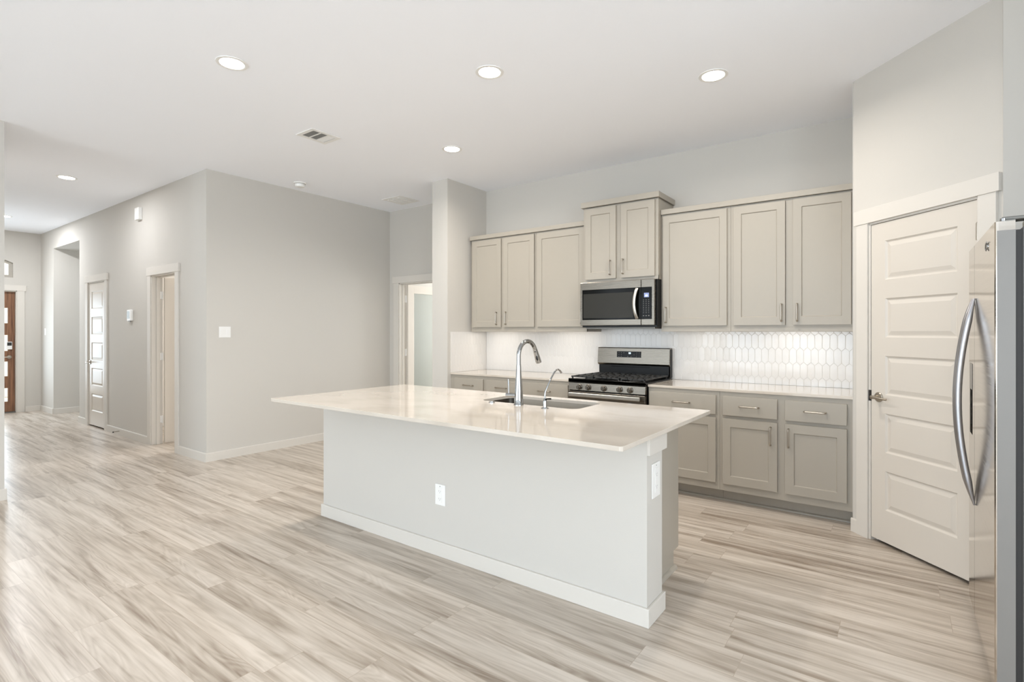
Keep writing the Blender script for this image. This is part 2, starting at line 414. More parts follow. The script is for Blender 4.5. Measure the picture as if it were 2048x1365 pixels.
base('baseboard_rear', frame((0, REAR_Y), (1, 0), (0, 1)), [(WX, RIGHTX)], 'white baseboard under the windows')

def casing(name, M, a0, a1, ztop, label, cw=CW, depth=.115, stop=True, left=True):
    """flat casing with a header board, plus jamb lining"""
    mb = MB(M)
    mb.box(a0-cw, a0+.003, 0, .016, 0, ztop); mb.box(a1-.003, a1+cw, 0, .016, 0, ztop)
    mb.box(a0-cw-.018, a1+cw+.018, 0, .021, ztop-.003, ztop+.092)
    mb.box(a0-.002, a0+.016, -depth, .004, 0, ztop); mb.box(a1-.016, a1+.002, -depth, .004, 0, ztop); mb.box(a0, a1, -depth, .004, ztop-.016, ztop+.002)
    if stop:
        mb.box(a0+.016, a0+.027, -depth*.72, -depth*.40, 0, ztop-.016); mb.box(a1-.027, a1-.016, -depth*.72, -depth*.40, 0, ztop-.016)
        mb.box(a0+.016, a1-.016, -depth*.72, -depth*.40, ztop-.027, ztop-.016)
    return struct(mb.build(name, TRIM, bevel=.0015), label, 'door trim')
casing('trim_1', PF, PD[0], PD[1], PD[2], 'white casing around the pantry door', depth=.10)
casing('trim_2', hallF, D1[0], D1[1], D1[2], 'white casing around the closed closet door')
casing('trim_3', hallF, D2[0], D2[1], D2[2], 'white casing around the half open white door')
casing('trim_4', frame((0, DY), (1, 0), (0, -1)), GD[0], GD[1], GD[2], 'white casing around the glass door', cw=.10)
entF = frame((FX, 0), (0, 1), (1, 0))
casing('trim_5', entF, FD[0], FD[1], FD[2], 'white casing around the brown front door', cw=.095, depth=.12, stop=False)

RAISED = [(0, 0), (.010, .009), (.016, .009), (.040, .002)]
def five_panel(M, a0, a1, z0, z1, d0, d1, name, label, both=False):
    st = .105; n = 5; top, bot, rail = .118, .205, .118
    ph = (z1-z0-top-bot-rail*(n-1))/n
    ps = []; z = z0+bot
    for i in range(n): ps.append((a0+st, a1-st, z, z+ph)); z += ph+rail
    mb = MB(M)
    mb.slab(a0, a1, z0, z1, (d0+d1)/2 if both else d0, d1, ps, RAISED)
    if both:
        m2 = MB(M @ Matrix(((1, 0, 0, 0), (0, -1, 0, 0), (0, 0, 1, 0), (0, 0, 0, 1))))
        m2.slab(a0, a1, z0, z1, -(d0+d1)/2, -d0, ps, RAISED)
        me = bpy.data.meshes.new('t'); m2.bm.to_mesh(me); m2.bm.free(); mb.bm.from_mesh(me)
    o = mb.build(name, DOORW)
    return struct(o, label, 'door')
def lever(M, parent, a, z, d, direction=1, length=.105, mat_=NICKEL, name='door_handle'):
    mb = MB(M)
    mb.lathe([(.0, 0), (.032, 0), (.032, .004), (.028, .009), (.012, .010), (.010, .045), (.012, .048), (.012, .058), (.0, .060)], (a, d, z), 'y', 24)
    pth = [(a, d+.052, z), (a+direction*length*.3, d+.054, z), (a+direction*length*.7, d+.053, z-.002), (a+direction*length, d+.048, z-.004)]
    mb.tube(pth, [.011, .009, .0075, .0065], 10, flat=.75)
    return mb.build(name, mat_, parent, smooth=True)
def hinge(M, parent, a, z, d, mat_=NICKEL, w_=.028):
    mb = MB(M)
    mb.tube([(a, d+.005, z-.045), (a, d+.005, z+.045)], .0065, 10)
    mb.lathe([(0, 0), (.005, 0), (.004, .005), (0, .006)], (a, d+.005, z+.045), 'z', 10)
    mb.box(a-w_, a+w_, d-.001, d+.0012, z-.044, z+.044)
    return mb.build('hinge', mat_, parent, smooth=True)

# pantry door (closed)
pd = five_panel(PF, PD[0]+.019, PD[1]-.019, .022, PD[2]-.019, -.036, -.001, 'door_1', 'white five panel pantry door in the angled wall')
lever(PF, pd, PD[0]+.019+.058, .945, -.001, 1)
for z in (.30, 1.07, 1.90): hinge(PF, pd, PD[1]-.012, z, .0, w_=.010)
sp_ = MB(PF).box(PD[0]+.002, PD[0]+.0175, -.02, .006, .915, .985).build('strike_plate', DARK, pd)
# hallway closet door (closed)
cd = five_panel(hallF, D1[0]+.019, D1[1]-.019, .022, D1[2]-.019, -.036, -.002, 'door_2', 'narrow looking closed white five panel closet door in the hallway')
lever(hallF, cd, D1[0]+.019+.058, .93, -.002, 1)
for z in (.30, 1.07, 1.85): hinge(hallF, cd, D1[1]-.012, z, .0, w_=.012)
# hallway door standing open into its room: leaf runs into the room from the left jamb
leafF = frame((D2[0]+.022, HY+WT+.004), (0, 1), (1, 0))
od = five_panel(leafF, .006, .660, .015, D2[2]-.02, -.002, .033, 'door_3', 'white five panel door swung open into the room beside the thermostat', both=True)
for z in (.30, 1.07, 1.82):
    mb = MB(); mb.tube([(D2[0]+.024, HY+WT-.002, z-.045), (D2[0]+.024, HY+WT-.002, z+.045)], .007, 10)
    mb.box(D2[0]+.0162, D2[0]+.0185, HY+WT-.036, HY+WT-.004, z-.045, z+.045)
    mb.build('hinge', PLASTIC, od, smooth=True)
# glass door standing open: leaf runs back from the left jamb
gx = GD[0]+.020
gF = frame((gx, DY+WT+.004), (0, 1), (1, 0))
mb = MB(gF); lw = .715; st = .112; zt = GD[2]-.02
mb.box(0, st, 0, .035, .015, zt); mb.box(lw-st, lw, 0, .035, .015, zt); mb.box(st, lw-st, 0, .035, zt-.115, zt); mb.box(st, lw-st, 0, .035, .015, .24)
for a, b_, c_, d_ in ((st, st+.010, .24, zt-.115), (lw-st-.010, lw-st, .24, zt-.115)): mb.box(a, b_, .006, .029, c_, d_)
gd = struct(mb.build('door_4', DOORW, bevel=.0015), 'white framed door with a tall frosted glass pane, standing open', 'door')
B('glass_pane', GLASSF, gd, gF, (st+.002, lw-st-.002, .014, .021, .235, zt-.110))
lever(gF, gd, lw-.058, .96, .035, -1)
for z in (.30, 1.08, 1.84):
    mb = MB(); mb.tube([(gx+.001, DY+WT-.001, z-.05), (gx+.001, DY+WT-.001, z+.05)], .008, 10)
    mb.box(gx-.004, gx-.0015, DY+WT-.04, DY+WT-.004, z-.05, z+.05)
    mb.build('hinge', PLASTIC, gd, smooth=True)
# front door
mb = MB(entF); lz = [(.26, .52), (.645, .905), (1.03, 1.29), (1.415, 1.675)]
a0, a1, zt = FD[0]+.02, FD[1]-.02, FD[2]-.02
la, lb = a0+.14, a1-.083
mb = MB(entF); mb.box(a0, la, -.10, -.055, .02, zt); mb.box(lb, a1, -.10, -.055, .02, zt)
LZ = [(.225, .47), (.565, .81), (.985, 1.225), (1.36, 1.60)]
LZ = [(.19, .42), (.62, .87), (1.05, 1.32), (1.52, 1.78)]
zs = [.02]+[q for p in LZ for q in p]+[zt]
for i in range(0, len(zs), 2): mb.box(la, lb, -.10, -.055, zs[i], zs[i+1])
fd = struct(mb.build('door_5', WALNUT), 'brown stained wood front door with stacked glass lites', 'door')
for za, zb in LZ: B('glass_lite', GLASS, fd, entF, (la, lb, -.082, -.074, za, zb))
mb = MB(entF); mb.box(a1-.105, a1-.035, -.055, -.030, 1.075, 1.205); lk = mb.build('smart_lock', PLASTIC, fd, bevel=.006)
B('keypad', DARK, lk, entF, (a1-.098, a1-.042, -.030, -.028, 1.14, 1.195))
lever(entF, fd, a1-.070, .945, -.055, -1, .12)
B('threshold', GREYM, fd, entF, (FD[0]+.02, FD[1]-.02, -.12, .0, 0, .018))
# transom window
mb = MB()
fr = .045
out = [(TY0, TZ0)]+arch(TY0, TY1, TZ0, TZS, TR)[0:]+[(TY1, TZ0)]
inn = [(TY0+fr, TZ0+fr)]+arch(TY0+fr, TY1-fr, TZ0, TZS-.02, TR*.85)+[(TY1-fr, TZ0+fr)]
def ringmesh(mb, o_, i_, h0, h1):
    n = len(o_); A = [[mb.v((h, p[0], p[1])) for p in q] for h in (h0, h1) for q in (o_, i_)]
    for k in range(n):
        j = (k+1) % n
        mb.face([A[0][k], A[0][j], A[1][j], A[1][k]]); mb.face([A[2][k], A[3][k], A[3][j], A[2][j]])
        mb.face([A[0][k], A[2][k], A[2][j], A[0][j]]); mb.face([A[1][k], A[1][j], A[3][j], A[3][k]])
ringmesh(mb, out, inn, FX-.09, FX-.05)
tw = struct(mb.build('window_1', mat('bronze_frame', rgb(176, 170, 160), .4)), 'small arched window above the front door', 'window')
add_bump(MATS['bronze_frame'], (50, 50, 50), .02, .001)
MB().prism(inn, FX-.073, FX-.067, 'yz').build('glass_pane', GLASS, tw)
# rear, left and added right windows (behind the camera, seen only as reflections)
for i, (x0, x1) in enumerate(WIN):
    mb = MB()
    for b_ in ((x0, x0+.05, REAR_Y-.12, REAR_Y-.07, .35, 2.65), (x1-.05, x1, REAR_Y-.12, REAR_Y-.07, .35, 2.65), (x0, x1, REAR_Y-.12, REAR_Y-.07, .35, .40), (x0, x1, REAR_Y-.12, REAR_Y-.07, 2.60, 2.65), (x0, x1, REAR_Y-.12, REAR_Y-.07, 1.48, 1.52)): mb.box(*b_)
    struct(mb.build('window_%d' % (i+2), TRIM), 'tall white framed window in the rear wall', 'window')
for i, (ya, yb) in enumerate(SIDEWIN):
    mb = MB(); X0, X1 = WX-.085, WX-.04
    for b_ in ((X0, X1, ya, ya+.05, .35, 2.65), (X0, X1, yb-.05, yb, .35, 2.65), (X0, X1, ya, yb, .35, .40), (X0, X1, ya, yb, 2.60, 2.65), (X0, X1, ya, yb, 1.48, 1.52)): mb.box(*b_)
    struct(mb.build('window_%d' % (i+5), TRIM), 'tall white framed window in the left wall', 'window')
for i, (ya, yb) in enumerate(ADDED_WIN):
    mb = MB(); X0, X1 = RIGHTX+.04, RIGHTX+.085
    for b_ in ((X0, X1, ya, ya+.05, .35, 2.65), (X0, X1, yb-.05, yb, .35, 2.65), (X0, X1, ya, yb, .35, .40), (X0, X1, ya, yb, 2.60, 2.65), (X0, X1, ya, yb, 1.48, 1.52)): mb.box(*b_)
    struct(mb.build('window_%d' % (i+7), TRIM), 'tall white framed window added in the right wall for side light', 'window')
# porch outside the front door
struct(MB().box(-15.5, -15.3, -1.5, 5, 0, 4.5).build('wall_porch', STUCCO), 'sunlit porch wall outside the front door', 'wall')
struct(MB().box(-15.5, FX-.12, -1.5, 5, -.1, -.02).build('floor_porch', STUCCO), 'porch floor outside the front door', 'floor')

# ------------------------------------------------------------------ cabinets
SHAK = [(0, 0), (.0035, .007), (.006, .008)]
def pull(parent, M, a, z, d, vert=True, ln=.135):
    mb = MB(M); h = ln/2; r = .0058; so = .028
    def P_(t, dd): return (a, d+dd, z+t) if vert else (a+t, d+dd, z)
    mb.tube([P_(-h, 0), P_(-h, so-.006), P_(-h+.004, so-.001), P_(-h+.010, so), P_(-h*.5, so), P_(0, so), P_(h*.5, so), P_(h-.010, so), P_(h-.004, so-.001), P_(h, so-.006), P_(h, 0)], r, 10)
    mb.lathe([(0, 0), (.0075, 0), (.0065, .003), (0, .003)], P_(-h, 0), 'y', 12); mb.lathe([(0, 0), (.0075, 0), (.0065, .003), (0, .003)], P_(h, 0), 'y', 12)
    return mb.build('handle', NICKEL, parent, smooth=True)
def shaker_door(parent, M, a0, a1, z0, z1, d, hx=None, hz=None):
    mb = MB(M); s_ = .060
    mb.slab(a0, a1, z0, z1, d-.019, d, [(a0+s_, a1-s_, z0+s_+.006, z1-s_-.004)], SHAK)
    o = mb.build('door', CAB, parent, bevel=.0015)
    if hx is not None: pull(o, M, hx, hz, d)
    return o
def drawer(parent, M, a0, a1, z0, z1, d, hx=None):
    mb = MB(M); mb.box(a0, a1, d-.019, d, z0, z1)
    o = mb.build('drawer', CAB, parent, bevel=.002)
    pull(o, M, (a0+a1)/2 if hx is None else hx, (z0+z1)/2+.003, d, vert=False)
    return o
KD = frame((0, 0), (1, 0), (0, -1))
def upper(label, x0, x1, doors, z0=1.372, z1=2.432, fy=4.671, dz=(1.424, 2.416), group='grey wall cabinets over the counter'):
    t = thing('wall_cabinet', label, 'cabinet', ((x0+x1)/2, (fy+K)/2, z0), group)
    mb = MB(); e = .0006
    mb.box(x0+e, x1-e, fy+.020, K-.001, z0+.035, z1)               # body
    mb.box(x0+e, x0+.018, fy+.021, K-.001, z0, z0+.035); mb.box(x1-.018, x1-e, fy+.021, K-.001, z0, z0+.035)
    mb.box(x0+e, x1-e, fy+.020, fy+.040, z0, z0+.035)               # bottom rail
    mb.build('cabinet_box', CAB, t, bevel=.001)
    for a0, a1, hx in doors: shaker_door(t, KD, a0, a1, dz[0], dz[1], -fy, hx, (1.522 if dz[0] < 1.6 else 1.982))
    return t
upper('grey two-door wall cabinet farthest left, beside the stub wall', -4.026, -3.118, [(-3.994, -3.583, -3.640), (-3.548, -3.137, -3.510)])
upper('grey single-door wall cabinet just left of the microwave', -3.118, -2.513, [(-3.100, -2.534, -2.562)])
upper('wide grey single-door wall cabinet just right of the microwave', -1.749, -1.147, [(-1.730, -1.175, -1.699)])
upper('grey two-door wall cabinet at the right end, beside the pantry', -1.147, RX-.001, [(-1.121, -.732, -.757), (-.676, -.288, -.646)])
upper('shorter raised grey two-door cabinet directly above the microwave', -2.511, -1.751, [(-2.484, -2.160, -2.216), (-2.108, -1.780, -2.084)], z0=1.848, z1=2.583, fy=4.600, dz=(1.878, 2.568), group=None)
def crown(label, x0, x1, fy, z0, z1, over, left_end, right_end):
    mb = MB(); l = over if left_end else 0; r = over if right_end else 0
    mb.box(x0-l, x1+r, fy-.002, fy+.020, z0, z1)
    mb.box(x0, x1, fy+.02, K-.001, z0+.004, z0+.010)
    if right_end: mb.box(x1, x1+r, fy+.02, K-.001, z0, z1)
    if left_end: mb.box(x0-l, x0, fy+.02, K-.001, z0, z1)
    return tag(mb.build('crown_molding', CAB, bevel=.002), label, 'molding')
crown('grey flat crown strip along the top of the left wall cabinets', -4.020, -2.515, 4.668, 2.4325, 2.478, .016, True, False)
crown('grey flat crown strip capping the raised cabinet above the microwave', -2.511, -1.751, 4.590, 2.5835, 2.636, .016, True, True)
crown('grey flat crown strip along the top of the right wall cabinets', -1.747, RX-.002, 4.668, 2.4325, 2.478, 0, False, False)

def lower(label, x0, x1, units, fill_left=False):
    fy = 4.368
    t = thing('base_cabinet', label, 'cabinet', ((x0+x1)/2, (fy+K)/2, 0), 'grey base cabinets along the kitchen wall')
    e = .0006
    B('cabinet_box', CAB, t, IDM, (x0+e, x1-e, fy+.020, K-.001, .105, .893), bevel=.001)
    B('toe_kick', CAB, t, IDM, (x0+e, x1-e, fy+.125, K-.001, .0, .105))
    if fill_left: B('filler_strip', CAB, t, IDM, (PX+.001, x0+e, fy+.020, fy+.060, .105, .893))
    for a0, a1, hx in units:
        drawer(t, KD, a0, a1, .708, .859, -fy)
        shaker_door(t, KD, a0, a1, .164, .683, -fy, hx, .580)
    return t
lower('grey two-drawer base cabinet at the left end, against the stub wall', -4.026, -3.105, [(-4.003, -3.592, -3.63), (-3.548, -3.137, -3.51)], True)
lower('grey single-drawer base cabinet just left of the gas range', -3.105, -2.520, [(-3.074, -2.545, -2.60)])
lower('grey single-drawer base cabinet just right of the gas range', -1.752, -1.157, [(-1.738, -1.184, -1.70)])
lower('grey two-drawer base cabinet at the right end, beside the pantry', -1.157, RX-.001, [(-1.132, -.738, -.783), (-.686, -.295, -.661)])
def quarter(M, a0, a1, label=None, parent=None, r=.016):
    mb = MB(M); pts = [(0, 0)]+[(r*math.cos(k*PI/8), r*math.sin(k*PI/8)) for k in range(5)]
    A = [mb.v((a0, d, z)) for d, z in pts]; Bv = [mb.v((a1, d, z)) for d, z in pts]
    mb.face(A[::-1]); mb.face(Bv)
    for i in range(len(pts)): mb.face([A[i], A[(i+1) % len(pts)], Bv[(i+1) % len(pts)], Bv[i]])
    o = mb.build('shoe_molding', CAB, parent, smooth=True)
    if label: tag(o, label, 'molding')
    return o
quarter(frame((0, 4.492), (1, 0), (0, -1)), -1.752, RX-.002, 'grey quarter round strip at the foot of the right base cabinets')
quarter(frame((0, 4.492), (1, 0), (0, -1)), -4.066, -2.520, 'grey quarter round strip at the foot of the left base cabinets')

def rrect(x0, x1, y0, y1, r, n=6, corners=(1, 1, 1, 1)):
    pts = []
    for (cx, cy, a), on in zip(((x1-r, y1-r, 0), (x0+r, y1-r, PI/2), (x0+r, y0+r, PI), (x1-r, y0+r, 1.5*PI)), corners):
        if on:
            for k in range(n+1): pts.append((cx+r*math.cos(a+k*PI/2/n), cy+r*math.sin(a+k*PI/2/n)))
        else: pts.append((x1 if a in (0, 1.5*PI) else x0, y1 if a < PI else y0))
    return pts
tag(B('countertop', QUARTZ, None, IDM, (PX+.001, -2.518, 4.374, K-.008, .894, .914), bevel=.002), 'pale quartz countertop left of the gas range', 'countertop', 'pale quartz counters')
tag(B('countertop', QUARTZ, None, IDM, (-1.753, RX-.002, 4.374, K-.008, .894, .914), bevel=.002), 'pale quartz countertop right of the gas range', 'countertop', 'pale quartz counters')

# ------------------------------------------------------------------ backsplash of picket tiles
def picket_wall(M, rects, tw_=.054, t_=.098, s_=.026):
    bmT = bmesh.new()
    for (A0, A1, Z0, Z1) in rects:
        tb = bmesh.new(); rp = t_+s_
        nr = int((Z1-Z0)/rp)+3; nc = int((A1-A0)/tw_)+3
        for j in range(-1, nr):
            for i in range(-1, nc):
                cx = A0+i*tw_+(tw_/2 if j % 2 else 0); cz = Z0+j*rp
                if cx+tw_/2 < A0 or cx-tw_/2 > A1 or cz-t_/2-s_ > Z1 or cz+t_/2+s_ < Z0: continue
                def hexr(g, d, tilt=(0, 0)):
                    hw = tw_/2-g; return [tb.verts.new((cx+x, d+x*tilt[0]+z*tilt[1], cz+z)) for x, z in ((-hw, -t_/2), (0, -t_/2-s_+g*1.2), (hw, -t_/2), (hw, t_/2), (0, t_/2+s_-g*1.2), (-hw, t_/2))]
                tl = (random.uniform(-.014, .014), random.uniform(-.006, .006))
                R = [hexr(.0007, .004), hexr(.0009, .0068, tl), hexr(.0034, .0074, tl)]
                for a, b_ in zip(R, R[1:]):
                    for k in range(6): tb.faces.new([a[k], a[(k+1) % 6], b_[(k+1) % 6], b_[k]])
                c0 = tb.verts.new((cx, .0076, cz))
                for k in range(6): tb.faces.new([R[2][k], R[2][(k+1) % 6], c0])
        for co, no in (((A0, 0, 0), (-1, 0, 0)), ((A1, 0, 0), (1, 0, 0)), ((0, 0, Z0), (0, 0, -1)), ((0, 0, Z1), (0, 0, 1))):
            bmesh.ops.bisect_plane(tb, geom=tb.verts[:]+tb.edges[:]+tb.faces[:], plane_co=co, plane_no=no, clear_outer=True)
        me = bpy.data.meshes.new('t'); tb.to_mesh(me); tb.free(); bmT.from_mesh(me)
    mb = MB(); mb.bm.free(); bmT.transform(M); mb.bm = bmT
    return mb
bs = thing('backsplash', 'glossy white backsplash of tall picket tiles along the kitchen wall', 'backsplash', (-2.2, K, .914))
kw = frame((0, K), (1, 0), (0, -1))
rects = [(PX+.009, -2.513, .915, 1.371), (-2.513, -1.751, .915, 1.60), (-1.751, RX-.001, .915, 1.371)]
o = picket_wall(kw, rects).build('tiling', TILE, bs)
mb = MB(kw)
for A0, A1, Z0, Z1 in rects: mb.box(A0, A1, 0.0002, .0062, Z0, Z1)
mb.build('grout', GROUT, bs)
lwF = frame((PX, 0), (0, 1), (1, 0))
bs = thing('backsplash', 'glossy white backsplash returning onto the side of the stub wall', 'backsplash', (PX, 4.7, .914))
picket_wall(lwF, [(4.380, K-.009, .915, 1.371)]).build('tiling', TILE, bs)
MB(lwF).box(4.378, K-.0005, .0002, .0062, .915, 1.371).build('grout', GROUT, bs)
# under-cabinet light bars
for x0, x1, lab in ((-3.93, -3.60, 'slim white light bar under the cabinet beside the stub wall'), (-2.98, -2.66, 'slim white light bar under the cabinet left of the microwave'),
                    (-1.60, -1.28, 'slim white light bar under the cabinet right of the microwave'), (-.86, -.52, 'slim white light bar under the right end cabinet')):
    t = thing('under_cabinet_light', lab, 'light', ((x0+x1)/2, 4.80, 1.39), 'light bars under the wall cabinets')
    B('housing', PLASTIC, t, IDM, (x0, x1, 4.775, 4.815, 1.393, 1.4065))
    B('diffuser', LEDBAR, t, IDM, (x0+.01, x1-.01, 4.780, 4.810, 1.389, 1.3928))
    a = area('under_cabinet_light_source', ((x0+x1)/2, 4.795, 1.386), (math.radians(16), 0, 0), x1-x0+.2, .03, .11 if -1.7 < x0 < -1.2 else .24, WARM)
    a.parent = t; a.location = a.location-Vector(t.location)

# ------------------------------------------------------------------ microwave
MX0, MX1, MF = -2.512, -1.750, 4.552
t = thing('microwave', 'stainless steel over-the-range microwave with a dark window', 'microwave', ((MX0+MX1)/2, 4.78, 1.405))
B('body', BLACKE, t, IDM, (MX0+.002, MX1-.001, MF+.040, K-.010, 1.412, 1.846), bevel=.003)
B('vent_plate', GREYM, t, IDM, (MX0+.03, MX1-.03, MF+.06, K-.05, 1.400, 1.412))
sx = -1.888
mf = B('door', STEEL, t, IDM, (MX0, sx-.001, MF, MF+.038, 1.430, 1.846), bevel=.004)
B('control_panel', STEEL, t, IDM, (sx+.001, MX1-.012, MF, MF+.038, 1.430, 1.846), bevel=.004)
B('door_glass', BLACKG, mf, IDM, (MX0+.024, sx-.0015, MF-.003, MF, 1.484, 1.775), bevel=.001)
B('window', MWWIN, mf, IDM, (MX0+.036, sx-.075, MF-.0042, MF-.003, 1.500, 1.735))
cp = B('keypad', BLACKG, t, IDM, (sx+.0015, MX1-.036, MF-.003, MF, 1.484, 1.775), bevel=.001)
B('screen', LCD, cp, IDM, (-1.858, -1.812, MF-.0042, MF-.003, 1.682, 1.722))
text_mesh('clock_digits', '00', .022, DIGIT, cp, (-1.835, MF-.0048, 1.696), (PI/2, 0, 0))
def key(par, *b_): B('key_label', KEYS, par, IDM, b_)
for r_ in range(8):
    for c_ in range(3): key(cp, -1.866+c_*.024, -1.858+c_*.024, MF-.0040, MF-.003, 1.655-r_*.0165, 1.659-r_*.0165)
for c_ in range(3): key(cp, -1.868+c_*.025, -1.857+c_*.025, MF-.0040, MF-.003, 1.512, 1.520)
mb = MB(); hp = []
for k in range(13):
    u = k/12; hp.append((sx-.040-.018*math.sin(PI*u)+.006, MF-.012-.030*math.sin(PI*u)**.6, 1.490+u*.275))
mb.tube(hp, [.015]*13, 12, flat=.55, up=(1, 0, 0)); mb.build('handle', BARST, mf, smooth=True)
text_mesh('brand_lettering', 'Whirlpool', .021, GREYM, mf, (-2.215, MF-.0004, 1.812), (PI/2, 0, 0), font_shear=.2)

# ------------------------------------------------------------------ gas range
GX0, GX1, GF = -2.514, -1.756, 4.322
t = thing('gas_range', 'stainless steel gas range with black cooktop and five knobs', 'range', ((GX0+GX1)/2, 4.66, 0))
B('body', BLACKE, t, IDM, (GX0+.004, GX1-.004, GF+.045, K-.012, .09, .905), bevel=.002)
B('side_trim', STEEL, t, IDM, (GX0+.001, GX0+.0035, GF+.03, K-.012, .10, .922))
B('side_trim', STEEL, t, IDM, (GX1-.0035, GX1-.001, GF+.06, K-.012, .905, .922))
B('cooktop', BLACKG, t, IDM, (GX0, GX1, GF+.002, K-.085, .905, .926), (GX0, GX1, GF+.002, GF+.030, .898, .934), bevel=.004)
mb = MB(); mb.prism([(GF+.002, .826), (GF+.045, .826), (GF+.045, .897), (GF+.012, .897)], GX0, GX1, 'yz')
pn = mb.build('control_panel', STEEL, t, bevel=.003)
for kx in (-2.397, -2.304, -2.147, -1.994, -1.896):
    mb = MB(); mb.lathe([(0, 0), (.027, 0), (.027, -.006), (.021, -.009), (.019, -.028), (.016, -.031), (0, -.031)], (kx, GF+.006, .858), 'y', 24)
    kn = mb.build('knob', STEEL, t, smooth=True)
    B('grip', GREYM, kn, IDM, (kx-.0035, kx+.0035, GF-.030, GF-.022, .842, .876), bevel=.001)
od_ = B('oven_door', STEEL, t, IDM, (GX0+.002, GX1-.002, GF+.006, GF+.045, .26, .816), bevel=.004)
B('oven_window', BLACKG, od_, IDM, (GX0+.09, GX1-.09, GF+.003, GF+.006, .36, .66), bevel=.001)
mb = MB(); mb.box(GX0+.020, GX1-.035, GF-.040, GF-.022, .770, .806); hb = mb.build('oven_handle', BARST, t, bevel=.007, seg=3)
B('handle_bracket', GREYM, hb, IDM, (GX0+.03, GX0+.055, GF-.022, GF+.006, .775, .800))
B('handle_bracket', GREYM, hb, IDM, (GX1-.07, GX1-.045, GF-.022, GF+.006, .775, .800))
B('drawer', STEEL, t, IDM, (GX0+.002, GX1-.002, GF+.006, GF+.045, .085, .252), bevel=.004)
# back guard
GB = 4.925
B('back_riser', BLACKE, t, IDM, (GX0+.012, GX1-.012, GB+.012, K-.012, .905, 1.045))
B('riser_lip', BLACKG, t, IDM, (GX0+.15, GX1-.2, GB+.008, GB+.012, 1.018, 1.024))
mb = MB(); mb.prism([(GB+.012, 1.036), (GB, 1.046), (GB-.004, 1.055), (GB+.006, 1.205), (GB+.012, 1.212), (K-.012, 1.212), (K-.012, 1.036)], GX0+.002, GX1-.002, 'yz')
bg_ = mb.build('back_guard', STEEL, t, bevel=.002)
B('back_side', BLACKE, bg_, IDM, (GX1-.0022, GX1-.001, GB+.02, K-.012, .93, 1.20))
dp = MB(); dp.prism([(GB-.0045, 1.115), (GB-.0005, 1.175), (GB+.010, 1.175), (GB+.008, 1.115)], -2.297, -2.043, 'yz')
dpo = dp.build('display', BLACKG, t)
text_mesh('clock_digits', '00', .024, DIGIT, dpo, (-2.160, GB-.0022, 1.157), (PI/2-math.radians(-3.8), 0, 0))
for kx in (-2.275, -2.25, -2.222, -2.085, -2.06): key(dpo, kx-.004, kx+.004, GB-.0030, GB-.0008, 1.159, 1.163)
for kx in (-2.275, -2.25, -2.115, -2.085, -2.06): key(dpo, kx-.004, kx+.004, GB-.0042, GB-.0018, 1.140, 1.144)
for kx in (-2.275, -2.25, -2.180, -2.145, -2.085, -2.06): key(dpo, kx-.005, kx+.005, GB-.0052, GB-.0028, 1.122, 1.126)
# burners and grates
for bx_, by_ in ((-2.36, 4.47), (-2.36, 4.78), (-2.135, 4.62), (-1.91, 4.47), (-1.91, 4.78)):
    mb = MB(); mb.lathe([(0, .926), (.050, .926), (.046, .934), (.034, .936), (.034, .942), (0, .943)], (bx_, by_, 0), 'z', 24); mb.build('burner', IRON, t, smooth=True)
for gi, (ga, gb) in enumerate(((GX0+.012, -2.265), (-2.262, -2.008), (-2.005, GX1-.012))):
    mb = MB(); z0, z1 = .944, .956; ya, yb = GF+.035, GB-.006; w2 = .006
    mb.box(ga, gb, ya, ya+w2*2, z0, z1); mb.box(ga, gb, yb-w2*2, yb, z0, z1); mb.box(ga, ga+w2*2, ya, yb, z0, z1); mb.box(gb-w2*2, gb, ya, yb, z0, z1)
    cx = (ga+gb)/2
    for yy in (ya+.14, (ya+yb)/2, yb-.14): mb.box(ga, gb, yy-w2, yy+w2, z0, z1)
    for xx in (cx-.045, cx, cx+.045): mb.box(xx-w2, xx+w2, ya, yb, z0, z1)
    for fx_ in (ga+.012, gb-.012):
        for fy_ in (ya+.006, yb-.012): mb.box(fx_-.007, fx_+.007, fy_-.005, fy_+.007, .926, z0)
    mb.build('grate', IRON, t, bevel=.002)

# ------------------------------------------------------------------ island
IX0, IX1, IY0, IY1 = -3.456, -.941, 2.339, 2.530
t = thing('kitchen_island', 'long kitchen island with painted half wall and grey end panel', 'island', ((IX0+IX1)/2, 2.7, 0))
B('half_wall', WALL, t, IDM, (IX0, IX1, IY0, IY1, 0, .893))
def wrap_board(x0, x1, y0, y1, z0, z1, th):
    mb = MB()
    o_ = [(x0-th, y1+th), (x0-th, y0-th), (x1+th, y0-th), (x1+th, y1+th)]
    pr = [(x0-th, y0-th), (x1+th, y0-th), (x1+th, y1+th), (x1-.10, y1+th), (x1-.10, y1), (x1, y1), (x1, y0), (x0, y0), (x0, y1), (x0-th, y1)]
    mb.prism(pr, z0, z1); return mb
wrap_board(IX0, IX1, IY0, IY1, 0, .088, .014).build('baseboard', TRIM, t, bevel=.003)
mb = MB(); mb.prism([(IX1, IY0), (IX1+.014, IY0), (IX1+.014, IY1+.032), (IX1-.09, IY1+.032), (IX1-.09, IY1), (IX1, IY1)], .792, .893)
mb.build('end_trim', TRIM, t, bevel=.001)
PXI = -1.052
B('cabinet_box', CAB, t, IDM, (IX0+.018, PXI-.018, 3.054, 3.072, .10, .893), (IX0+.018, PXI-.018, IY1+.0005, IY1+.012, .10, .893), (IX0+.018, PXI-.018, IY1+.012, 3.054, .10, .118), (IX0+.018, IX0+.036, IY1+.012, 3.054, .118, .893), (PXI-.036, PXI-.018, IY1+.012, 3.054, .118, .893), (-2.52, -2.502, IY1+.012, 3.054, .118, .893), (-1.40, -1.382, IY1+.012, 3.054, .118, .893))
